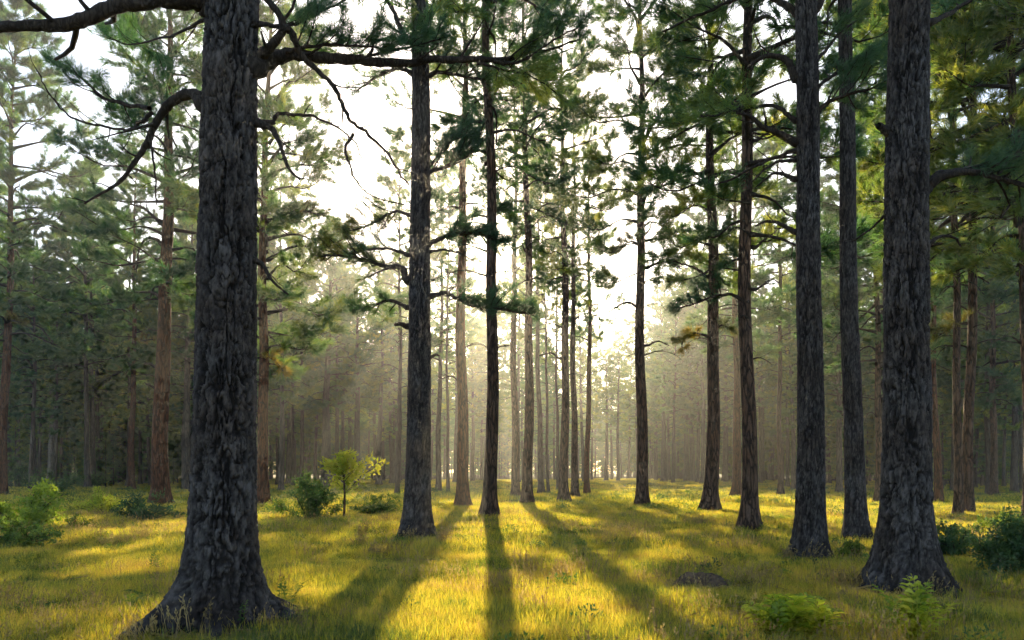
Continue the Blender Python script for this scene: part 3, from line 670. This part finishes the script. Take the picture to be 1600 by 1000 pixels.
bough('S', [(248, 578), (238, 570), (225, 568)], 6, 3, -.1, twig=0.38, step=0.24)
bough('S', [(246, 612), (238, 604), (228, 600)], 5, 2, -.1, twig=0.38, step=0.24)
bough('S', [(255, 352), (225, 325), (200, 318)], 6, 2.5, .5, twig=0.75, step=0.18)
bough('S', [(270, 330), (290, 315), (312, 300)], 5, 2.5, .5, twig=0.75, step=0.18)
bough('T', [(420, 362), (435, 358), (450, 367)], 4, 2, .3, twig=0.50, step=0.18)
bough('T', [(410, 562), (425, 560), (445, 582)], 4, 2, -.3, needles=GO, twig=.55, step=.14, tr=(.15, 1), **K6)
bough('T', [(418, 345), (440, 335), (475, 330), (505, 335)], 5, 2, .3, needles=GO, twig=.8, step=.15, tr=(.2, 1), **K6)
bough('U', [(206, 570), (190, 580), (165, 590), (145, 612)], 4, 2, -.4, needles=GO, twig=1.0, step=.17, tr=(.1, 1), **K6)
bough('U', [(208, 530), (220, 532), (240, 530)], 4, 2, -.4, needles=GO, twig=.8, step=.2, tr=(.1, 1), **K6)
bough('W', [(8, 505), (20, 500), (35, 505)], 4, 2, -.6, needles=GO, twig=.6, step=.16, tr=(.1, 1), **K6)
bough('M', [(873, 560), (860, 552), (842, 556)], 3.5, 1.5, .3, twig=0.38, step=0.21)
bough('I', [(772, 548), (782, 542), (796, 540)], 3.5, 1.5, .3, twig=0.38, step=0.21)
bough('J', [(716, 595), (705, 588), (690, 592)], 3, 1.5, .3, twig=0.38, step=0.21)
bough('AC', [(1517, 438), (1528, 432), (1545, 442)], 4, 2, .3, twig=0.38, step=0.24)
bough('AC', [(1517, 320), (1540, 318), (1585, 326)], 4, 2, .3, twig=0.38, step=0.24)
bough('AC', [(1508, 505), (1490, 510), (1465, 525)], 4, 2, -.4, needles=GO, twig=.6, step=.18, tr=(.1, 1), **K6)

# ------------------------------------------------------------------ grass over the clearing: nobody could count it
clumps = bpy.data.collections.new('grass_sources')
def grass_clump(seed, nblade, rad, h, w):
    r = np.random.default_rng(seed)
    a, q = r.uniform(0, 6.283, nblade), rad * np.sqrt(r.random(nblade)); B = np.stack([q * np.cos(a), q * np.sin(a), np.full(nblade, -.02)], -1)
    hh = h * r.uniform(.45, 1.2, nblade); az = r.uniform(0, 6.283, nblade); bendv = hh * r.uniform(.1, .65, nblade)
    d = np.stack([np.cos(az), np.sin(az), 0 * az], -1); s = np.stack([-np.sin(az + r.normal(0, .6, nblade)), np.cos(az), 0 * az], -1) * (w * r.uniform(.6, 1.3, nblade))[:, None] * .5
    z = np.array([0, 0, 1.0])
    m = B + d * (bendv * .3)[:, None] + z * (hh * .6)[:, None]; t = B + d * bendv[:, None] + z * (hh * (1 - .15 * bendv / hh))[:, None]
    V = np.stack([B - s, B + s, m + s * .7, m - s * .7, t], 1).reshape(-1, 3); k = np.arange(nblade)[:, None] * 5
    me = new_mesh('grass_clump', V, [k + [0, 1, 2, 3], k + [3, 2, 4]], M_GRASS, False)
    o = bpy.data.objects.new('grass_clump_%02d' % seed, me); clumps.objects.link(o); return o
for k in range(4): grass_clump(k, 70, .16, .20, .007)          # 0-3 near
for k in range(4, 7): grass_clump(k, 130, .36, .22, .013)       # 4-6 middle distance
for k in range(7, 9): grass_clump(k, 170, .95, .24, .03)        # 7-8 far
def other_clump(idx, V, faces, m):
    clumps.objects.link(bpy.data.objects.new('grass_clump_%02d' % idx, new_mesh('undergrowth', V, faces, m, False)))
def leaf_clump(idx, seed, n, h, l, m):
    r = np.random.default_rng(seed); a = r.uniform(0, 6.283, n); q = h * .6 * np.sqrt(r.random(n)); P_ = np.stack([q * np.cos(a), q * np.sin(a), h * r.random(n) ** .8 * (1 - .5 * q / h)], -1)
    V, F = leaves(r, P_, norm(P_) * .7 + r.normal(scale=.5, size=(n, 3)), l, l * .42); other_clump(idx, V, [F], m)
def stalk_clump(idx, seed, n, h, m):
    r = np.random.default_rng(seed); bag = Bag()
    for k in range(n):
        b = np.array([*r.normal(scale=.10, size=2), -.02]); e = b + [*r.normal(scale=.25 * h, size=2), h * r.uniform(.5, 1.1)]
        bag.tube(curve([b, (b + e) / 2 + r.normal(scale=.02, size=3), e], 4), [.003, .0025, .002, .001], 3)
        g = r.uniform(.7, 1, 6)[:, None]; V, F = leaves(r, b * (1 - g) + e * g, np.tile(norm(e - b), (6, 1)) + r.normal(scale=.4, size=(6, 3)), .035, .012); bag.add(V, F)
    clumps.objects.link(bpy.data.objects.new('grass_clump_%02d' % idx, bag.mesh('stalks', m, False)))
def litter_clump(idx, seed, n, rad):
    r = np.random.default_rng(seed); bag = Bag()
    for k in range(n):
        c = np.array([*r.normal(scale=rad, size=2), .02 + .05 * r.random()]); a = r.uniform(0, 6.283); l = r.uniform(.05, .28) * (1 if k % 9 else 2.2); dd = np.array([math.cos(a), math.sin(a), r.normal(0, .15)]) * l
        bag.tube(np.array([c - dd / 2, c + r.normal(scale=.012, size=3), c + dd / 2]), np.array([.003, .004, .002]) * (1 if k % 9 else 2.2), 3)
    clumps.objects.link(bpy.data.objects.new('grass_clump_%02d' % idx, bag.mesh('litter', M_DRY, False)))
for k in range(3): leaf_clump(9 + k, 90 + k, 90, .20 + .06 * k, .055, (M_WEED, M_BUSH_DARK, M_WEED)[k])      # 9-11 broad-leaved weeds
for k in range(2): stalk_clump(12 + k, 95 + k, 16, .36, M_DRY)                                                 # 12-13 dry stalks
for k in range(4): litter_clump(14 + k, 98 + k, 60, .22)                                                        # 14-17 twigs and needles
rng = np.random.default_rng(9)
PT = []
def bare_at(X, Y):                              # 1 where the floor lies bare
    b = np.zeros_like(X)
    for key, rr in (('A', 1.35), ('B', 1.4), ('C', .7), ('D', .6), ('E', .75)):
        o = TREES[key][0].location; b = np.maximum(b, 1 - smooth(rr * .5, rr, np.hypot(X - o.x, Y - o.y)))
    def spot(cx, cy, rx, ry): return 1 - smooth(.5, 1.0, np.hypot((X - cx) / rx, (Y - cy) / ry))
    b = np.maximum(b, .85 * spot(5.9, 8.5, 1.3, 1.1)); b = np.maximum(b, spot(2.58, 9.75, .9, .65))
    b = np.maximum(b, .8 * smooth(.13, .26, vnoise(X / .9 + 9, Y / .9, 77)))
    return b
def scatter(n, d0, d1, kinds, base, u0=-140, u1=1740):
    d = np.sqrt(rng.uniform(d0 ** 2, d1 ** 2, n)); u = rng.uniform(u0, u1, n); X = (u - 800) / FPX * d
    keep = rng.random(n) > bare_at(X, d) * .88; X, d = X[keep], d[keep]; n = len(X)
    hgt = base * (.72 + .9 * (vnoise(X / 1.6, d / 1.6, 21) + .5) * .7) * rng.uniform(.75, 1.25, n)
    PT.append((np.stack([X, d, ground_z(X, d)], -1), rng.choice(kinds, n), rng.uniform(0, 6.283, n), hgt))
scatter(26000, 5.5, 15, [0, 1, 2, 3], .85)
scatter(17000, 14, 34, [4, 5, 6], 1.0)
scatter(11000, 32, 150, [7, 8], 1.0)
def patchy(n, d0, d1, kinds, base, seed, thr, fill=.0):
    d = np.sqrt(rng.uniform(d0 ** 2, d1 ** 2, n)); X = (rng.uniform(-140, 1740, n) - 800) / FPX * d
    keep = (vnoise(X / 2.2 + seed, d / 2.2, seed) > thr) | (rng.random(n) < fill); X, d = X[keep], d[keep]; n = len(X)
    PT.append((np.stack([X, d, ground_z(X, d)], -1), rng.choice(kinds, n), rng.uniform(0, 6.283, n), base * rng.uniform(.6, 1.35, n)))
patchy(1500, 6, 22, [9, 10, 11], .8, 61, .12, .05)
patchy(1500, 22, 70, [9, 10, 11], 1.5, 62, .10, .05)
patchy(1700, 6, 26, [12, 13], 1.0, 63, .05, .15)
ln_ = 2600; d = np.sqrt(rng.uniform(36, 24 ** 2, ln_)); X = (rng.uniform(-140, 1740, ln_) - 800) / FPX * d; keep = rng.random(ln_) < bare_at(X, d) + .05; X, d = X[keep], d[keep]
PT.append((np.stack([X, d, ground_z(X, d)], -1), rng.choice([14, 15, 16, 17], len(X)), rng.uniform(0, 6.28, len(X)), rng.uniform(.7, 1.4, len(X))))
n_ = 45; a = rng.uniform(0, 6.28, n_); q = rng.uniform(.25, .95, n_); X, d = 2.58 + q * np.cos(a) * .95, 9.83 + q * np.sin(a) * .8
PT.append((np.stack([X, d, ground_z(X, d) + np.clip(.16 - .25 * q, 0, 1)], -1), rng.choice([14, 15, 16, 17, 12, 13, 1], n_), a, rng.uniform(.5, 1.1, n_)))
for key in 'ABCDE':                              # twigs and needles heaped against the big trunks
    o = TREES[key][0].location; n_ = 60; a = rng.uniform(0, 6.28, n_); q = RAD[key] * rng.uniform(1.6, 4.2, n_); X, d = o.x + q * np.cos(a), o.y + q * np.sin(a)
    PT.append((np.stack([X, d, ground_z(X, d)], -1), rng.choice([14, 15, 16, 17, 12, 0, 1], n_), a, rng.uniform(.7, 1.3, n_)))
cat_ = lambda k: np.concatenate([p[k] for p in PT])
instancer('grass', cat_(0), (cat_(1), cat_(2), cat_(3)), clumps, 'golden green meadow grass covering the clearing floor', 'grass', M_GRASS)

# ------------------------------------------------------------------ bushes, sapling, ferns, weeds
def bush(name, label, bx, by, wpx, hpx, m, seed, leaf=.07, n=None, d=None, group=None, lobes=7):
    d = d or dist(by); p = px(bx, by, d); p[2] = float(ground_z(p[0], p[1]))
    rw, h = wpx / FPX * d / 2, hpx / FPX * d
    rng = np.random.default_rng(seed); root = bpy.data.objects.new(name, None); COL.objects.link(root); root.location = p
    tag(root, label, 'bush', group)
    bag, Q, D = Bag(), [], []
    ns = 16
    for k in range(ns):
        a = rng.uniform(0, 6.283); q = math.sqrt(rng.random()); e = np.array([math.cos(a) * rw * q, math.sin(a) * rw * q * .8, h * (1 - .55 * q * q) * rng.uniform(.6, 1.0)])
        b = e * [.15, .15, 0]; mid = e * [.45, .45, .6] + rng.normal(scale=.05 * h, size=3)
        S = curve([b - [0, 0, .05], mid, e], 7); bag.tube(S, np.linspace(.012, .004, 7) * (1 + h * .3), 5)
        for j in range(7):                          # leafy side shoots
            f = .25 + .75 * (j + rng.random()) / 7; c = S[min(6, int(f * 6.5))]
            o = norm(rng.normal(size=3) + e / h * .5 + [0, 0, .2]) * rng.uniform(.12, .38) * max(rw, h) * .6
            if (c + o)[2] < .02: o[2] = abs(o[2])
            bag.tube(np.array([c, c + o * .5 + rng.normal(scale=.01, size=3), c + o]), [.004, .003, .002], 3)
            k2 = int((n or 2200) / ns / 7)
            g = rng.random(k2); Q.append(c + o * (g[:, None] * 1.05) + rng.normal(scale=.055 * max(h, .3), size=(k2, 3))); D.append(norm(o)[None] * .6 + rng.normal(size=(k2, 3)) * .7 + [0, 0, .1])
    link('stems', bag.mesh('stems', M_TWIG), root)
    V, F = leaves(rng, np.concatenate(Q), np.concatenate(D), leaf, leaf * .5); V[:, 2] = np.maximum(V[:, 2], .01)
    link('foliage', new_mesh('foliage', V, [F], m, False), root)
    return root
BD, BW = M_BUSH_DARK, M_WEED
bush('bush', 'rounded green bush beside the slim sapling', 488, 815, 122, 76, BW, 1, .09, 5200)
bush('bush', 'low green bush at the foot of the sapling, on its far side', 588, 808, 80, 42, BW, 2, .08, 2600)
bush('bush', 'dark green bush at the foot of the thick red-brown pine', 222, 816, 120, 52, BD, 3, .08, 4000)
bush('bush', 'bright pale-leaved bush at the left picture edge', 45, 836, 165, 86, M_FERN, 4, .11, 4200)
bush('bush', 'low tangled bush in front of the bright pale-leaved bush', 35, 862, 190, 46, BW, 5, .07, 3600)
bush('bush', 'broad dark thicket below the pale grey trunk', 90, 772, 120, 40, BD, 6, .14, 3400)
bush('bush', 'tall dark bush beside the pine cut by the left edge', 28, 765, 70, 58, BD, 7, .16, 2200)
bush('bush', 'small dark bush right of the pale grey trunk thicket', 140, 764, 70, 34, BD, 8, .16, 1600)
bush('bush', 'sunlit low shrub between the edge bush and the dark bush', 165, 808, 90, 46, M_FERN, 9, .09, 2200)
bush('bush', 'small olive shrub low in the grass near the massive trunk', 118, 838, 80, 30, BW, 10, .06, 1400)
bush('bush', 'round olive bush tucked between two dark trunks', 1330, 884, 46, 44, BW, 11, .05, 2200)
bush('bush', 'dark green bush right behind the thick fern-side trunk', 1490, 880, 105, 66, BD, 12, .06, 4600)
bush('bush', 'large dark green bush cut by the right picture edge', 1580, 912, 140, 112, BD, 13, .06, 7600)
bush('bush', 'green bush behind the large dark edge bush', 1565, 840, 100, 40, BW, 14, .08, 2400)
bush('bush', 'low green growth below the close pair of stems', 1525, 846, 70, 26, BW, 15, .07, 1500)
bush('bush', 'olive bush close behind the orange-brown pine foot', 432, 806, 44, 34, BW, 16, .08, 1200)

# sapling: thin stem, layered leafy crown
d = dist(817); p = px(537, 817, d); p[2] = float(ground_z(p[0], p[1])); rng = np.random.default_rng(31)
sap = bpy.data.objects.new('sapling', None); COL.objects.link(sap); sap.location = p
tag(sap, 'slim young sapling with bright yellow-green leaves in mid clearing', 'sapling')
bag = Bag(); Hs = 104 / FPX * d
S = curve([[0, 0, -.1], [.03, 0, Hs * .4], [-.02, .02, Hs * .75], [-.03, 0, Hs]], 14); bag.tube(S, np.linspace(.045, .01, 14), 8)
link('stem', bag.mesh('stem', M_BARK_DARK), sap); bag = Bag(); Q, D = [], []
for k in range(26):
    f = rng.uniform(.40, .98); c = np.array([np.interp(f * Hs, S[:, 2], S[:, q]) for q in range(3)]); a = rng.uniform(0, 6.283)
    l = (.95 * (1.04 - f) ** .5 + .10) * rng.uniform(.35, 1.15) * (1.35 if math.cos(a) > .2 and f < .62 else .9); o = np.array([math.cos(a), math.sin(a), rng.uniform(.05, .9)]) * l
    C = curve([c, c + o * .5 + [0, 0, .1 * l], c + o], 6); bag.tube(C, np.linspace(.012, .004, 6), 4)
    n_ = int(34 + 40 * l); g = rng.random(n_) ** .6; Q.append(c + o * g[:, None] + rng.normal(scale=.075, size=(n_, 3))); D.append(norm(o)[None] + rng.normal(scale=.7, size=(n_, 3)))
link('twigs', bag.mesh('twigs', M_TWIG), sap)
V, F = leaves(rng, np.concatenate(Q), np.concatenate(D), .16, .075); link('crown', new_mesh('sapling_crown', V, [F], M_FERN, False), sap)

# ferns near the lens: each frond a piece
def frond_mesh(seed, L, np_, wid, m, up=.9):
    r = np.random.default_rng(seed); bag = Bag(); n = 14; t = np.linspace(0, 1, n)
    S = np.stack([L * (t * .75), .03 * L * np.sin(t * 4 + seed), L * (up * t - .62 * t ** 2.2)], -1); bag.tube(S, np.linspace(.006, .002, n) * (L / .5), 5)
    P, D, W = [], [], []
    for k in range(np_):
        f = .12 + .88 * k / (np_ - 1); c = np.array([np.interp(f, t, S[:, q]) for q in range(3)]); tan = norm(np.array([np.interp(min(f + .05, 1), t, S[:, q]) for q in range(3)]) - np.array([np.interp(max(f - .05, 0), t, S[:, q]) for q in range(3)]))
        for sg in (-1, 1):
            P.append(c); D.append(tan * .55 + np.array([0, sg, .12]) + r.normal(scale=.1, size=3)); W.append(wid * math.sin(math.pi * (f * .86 + .12)) * r.uniform(.8, 1.1))
    P, D, W = np.array(P), norm(np.array(D)), np.array(W)[:, None]
    s = norm(np.cross(D, [0, 0, 1.0])); nz = np.array([0, 0, 1.0]); a = P; b = P + D * W * .4; e = P + D * W; e = e - nz * W * .18
    ww = W * .17 + .004
    V = np.stack([a, b + s * ww + nz * ww * .3, b - s * ww + nz * ww * .3, P + D * W * .75 + s * ww * .6, P + D * W * .75 - s * ww * .6, e, b], 1).reshape(-1, 3); k = np.arange(len(P))[:, None] * 7
    T = np.concatenate([k + q for q in ([0, 1, 6], [0, 6, 2], [6, 1, 3], [6, 3, 5], [6, 5, 4], [6, 4, 2])])
    bag.add(V, T)
    return bag.mesh('frond', m, False)
def fern(name, label, bx, by, L, nf, m, seed, npin=11, wid=.10, up=1.0, cat='fern', flat=0):
    d = dist(by); p = px(bx, by, d); p[2] = float(ground_z(p[0], p[1])) - .01
    r = np.random.default_rng(seed); root = bpy.data.objects.new(name, None); COL.objects.link(root); root.location = p; tag(root, label, cat)
    ms = [frond_mesh(seed * 10 + k, L, npin, wid, m, up) for k in range(3)]
    for k in range(nf):
        o = link('frond', ms[k % 3], root); o.rotation_euler = (r.normal(0, .15), r.normal(flat, .28), 2.4 * k + r.uniform(-.4, .4)); s = r.uniform(.6, 1.1); o.scale = (s, s, s); o.location = (r.normal(0, .04), r.normal(0, .04), 0)
fern('fern', 'spreading yellow-green fern at the bottom edge before the curved-limb pine', 1222, 1003, .50, 26, M_FERN, 3, 9, .17, up=1.3, flat=-.2)
fern('fern', 'small fern right of the spreading bottom-edge fern', 1272, 1000, .42, 18, M_FERN, 4, 9, .15, up=1.3, flat=-.2)
fern('fern', 'upright bright fern before the thick fern-side trunk', 1424, 1008, .50, 18, M_FERN, 5, 8, .17, up=1.6, flat=-.4)
fern('fern', 'low fern between the two bottom-edge ferns', 1345, 996, .34, 11, M_FERN, 6, 9, .12)
fern('fern', 'dark weedy fern close against the massive trunk roots', 232, 940, .42, 12, M_WEED, 7, 11, .07)
fern('fern', 'green weed standing in the grass left of the massive trunk', 245, 892, .42, 9, M_WEED, 8, 10, .06, up=1.4, flat=-.3)
fern('fern', 'dark green weed in the grass right of the massive trunk', 447, 952, .40, 9, M_WEED, 9, 10, .06, up=1.4, flat=-.3)
fern('fern', 'small weed in the shaded grass at the left bottom corner', 40, 975, .36, 8, M_WEED, 10, 10, .06, up=1.3)

fern('fern', 'leafy weed against the left root of the massive trunk', 205, 962, .34, 12, M_WEED, 17, 9, .08, up=1.2)
fern('fern', 'low weed before the massive trunk at the bottom edge', 372, 998, .30, 10, M_WEED, 18, 9, .05, up=1.6, flat=-.4)
fern('fern', 'small green weed in shade beyond the right root of the massive trunk', 468, 930, .30, 9, M_WEED, 19, 9, .06, up=1.3)
def dry_plant(label, bx, by, hpx, seed, n=16, spread=.35, m=M_DRY):
    d = dist(by); p = px(bx, by, d); p[2] = float(ground_z(p[0], p[1])); h = hpx / FPX * d; r = np.random.default_rng(seed)
    root = bpy.data.objects.new('dry_plant', None); COL.objects.link(root); root.location = p; tag(root, label, 'plant')
    bag, Q, D = Bag(), [], []
    for k in range(n):
        a = r.uniform(0, 6.283); e = np.array([math.cos(a) * spread * h * r.random(), math.sin(a) * spread * h * r.random(), h * r.uniform(.5, 1)])
        S = curve([[0, 0, -.03], e * [.4, .4, .5] + r.normal(scale=.03, size=3), e], 6); bag.tube(S, np.linspace(.006, .002, 6), 4)
        g = r.uniform(.4, 1, 12); Q.append(e * g[:, None] + r.normal(scale=.04, size=(12, 3))); D.append(r.normal(size=(12, 3)) + [0, 0, .5])
    link('stems', bag.mesh('stems', M_DRY), root); V, F = leaves(r, np.concatenate(Q), np.concatenate(D), .06, .025); link('foliage', new_mesh('foliage', V, [F], m, False), root)
dry_plant('dry pale weed standing in the grass before the sapling', 566, 857, 60, 41, 14, .22)
dry_plant('dry brown sprouts at the foot of the dark green-boughed pine', 690, 862, 40, 42, 20, .5)
dry_plant('dry brown weed in the shade left of the green-boughed pine foot', 585, 872, 26, 43, 18, .9)
dry_plant('dry sprouts at the left root of the curved-limb pine', 1232, 892, 34, 44, 16, .5)
dry_plant('tall leafy weed stalk beyond the sunlit low shrub', 168, 800, 52, 45, 10, .3, M_FERN)

# earth mound
d = dist(926); p = px(1100, 926, d); p[2] = float(ground_z(p[0], p[1])) - .03
th, rr = np.linspace(0, 2 * math.pi, 72, endpoint=False), np.linspace(0, 1, 34); RR, TT = np.meshgrid(rr, th, indexing='ij')
X, Y = RR * np.cos(TT) * .50, RR * np.sin(TT) * .40
Zm = .25 * (1 - smooth(.15, 1.0, RR * (1 + .25 * vnoise(TT / 6.2832 * 7, RR * 2, 5, 7)))) * (.75 + .5 * smooth(-.5, .2, -X)) + .07 * vnoise(X * 9, Y * 9, 51) + .05 * vnoise(X * 22, Y * 22, 52) + .02 * vnoise(X * 50, Y * 50, 53) - .02
Zm = np.where(RR > .98, -.1, Zm)
i, j = np.meshgrid(np.arange(33), np.arange(72), indexing='ij'); j2 = (j + 1) % 72
mo = link('earth_mound', new_mesh('earth_mound', np.stack([X, Y, Zm], -1).reshape(-1, 3), [np.stack([i * 72 + j, i * 72 + j2, (i + 1) * 72 + j2, (i + 1) * 72 + j], -1).reshape(-1, 4)], M_SOIL)); mo.location = p; mo.scale = (1.65, 1.3, 1.05)
tag(mo, 'low dark mound of bare earth lying in the golden grass', 'mound')

# ------------------------------------------------------------------ haze
x0, x1, y0, y1, z0, z1 = -230, 230, -30, 330, -1.8, 40
V = np.array([[x, y, z] for x in (x0, x1) for y in (y0, y1) for z in (z0, z1)]); F = np.array([[0, 1, 3, 2], [4, 6, 7, 5], [0, 4, 5, 1], [2, 3, 7, 6], [0, 2, 6, 4], [1, 5, 7, 3]])
m, nt, N, out = mat('haze_air'); pv = N('ShaderNodeVolumePrincipled'); pv.inputs['Color'].default_value = (.93, .95, .92, 1); pv.inputs['Density'].default_value = HAZE_DENSITY; pv.inputs['Anisotropy'].default_value = HAZE_G
pv.inputs['Density Attribute'].default_value = ''; pv.inputs['Temperature Attribute'].default_value = ''; m.cycles.homogeneous_volume = True
nt.links.new(pv.outputs[0], out.inputs['Volume'])
tag(link('haze', new_mesh('haze', V, [F], m, False)), 'thin sunlit morning haze among the trees', 'haze', kind='stuff')
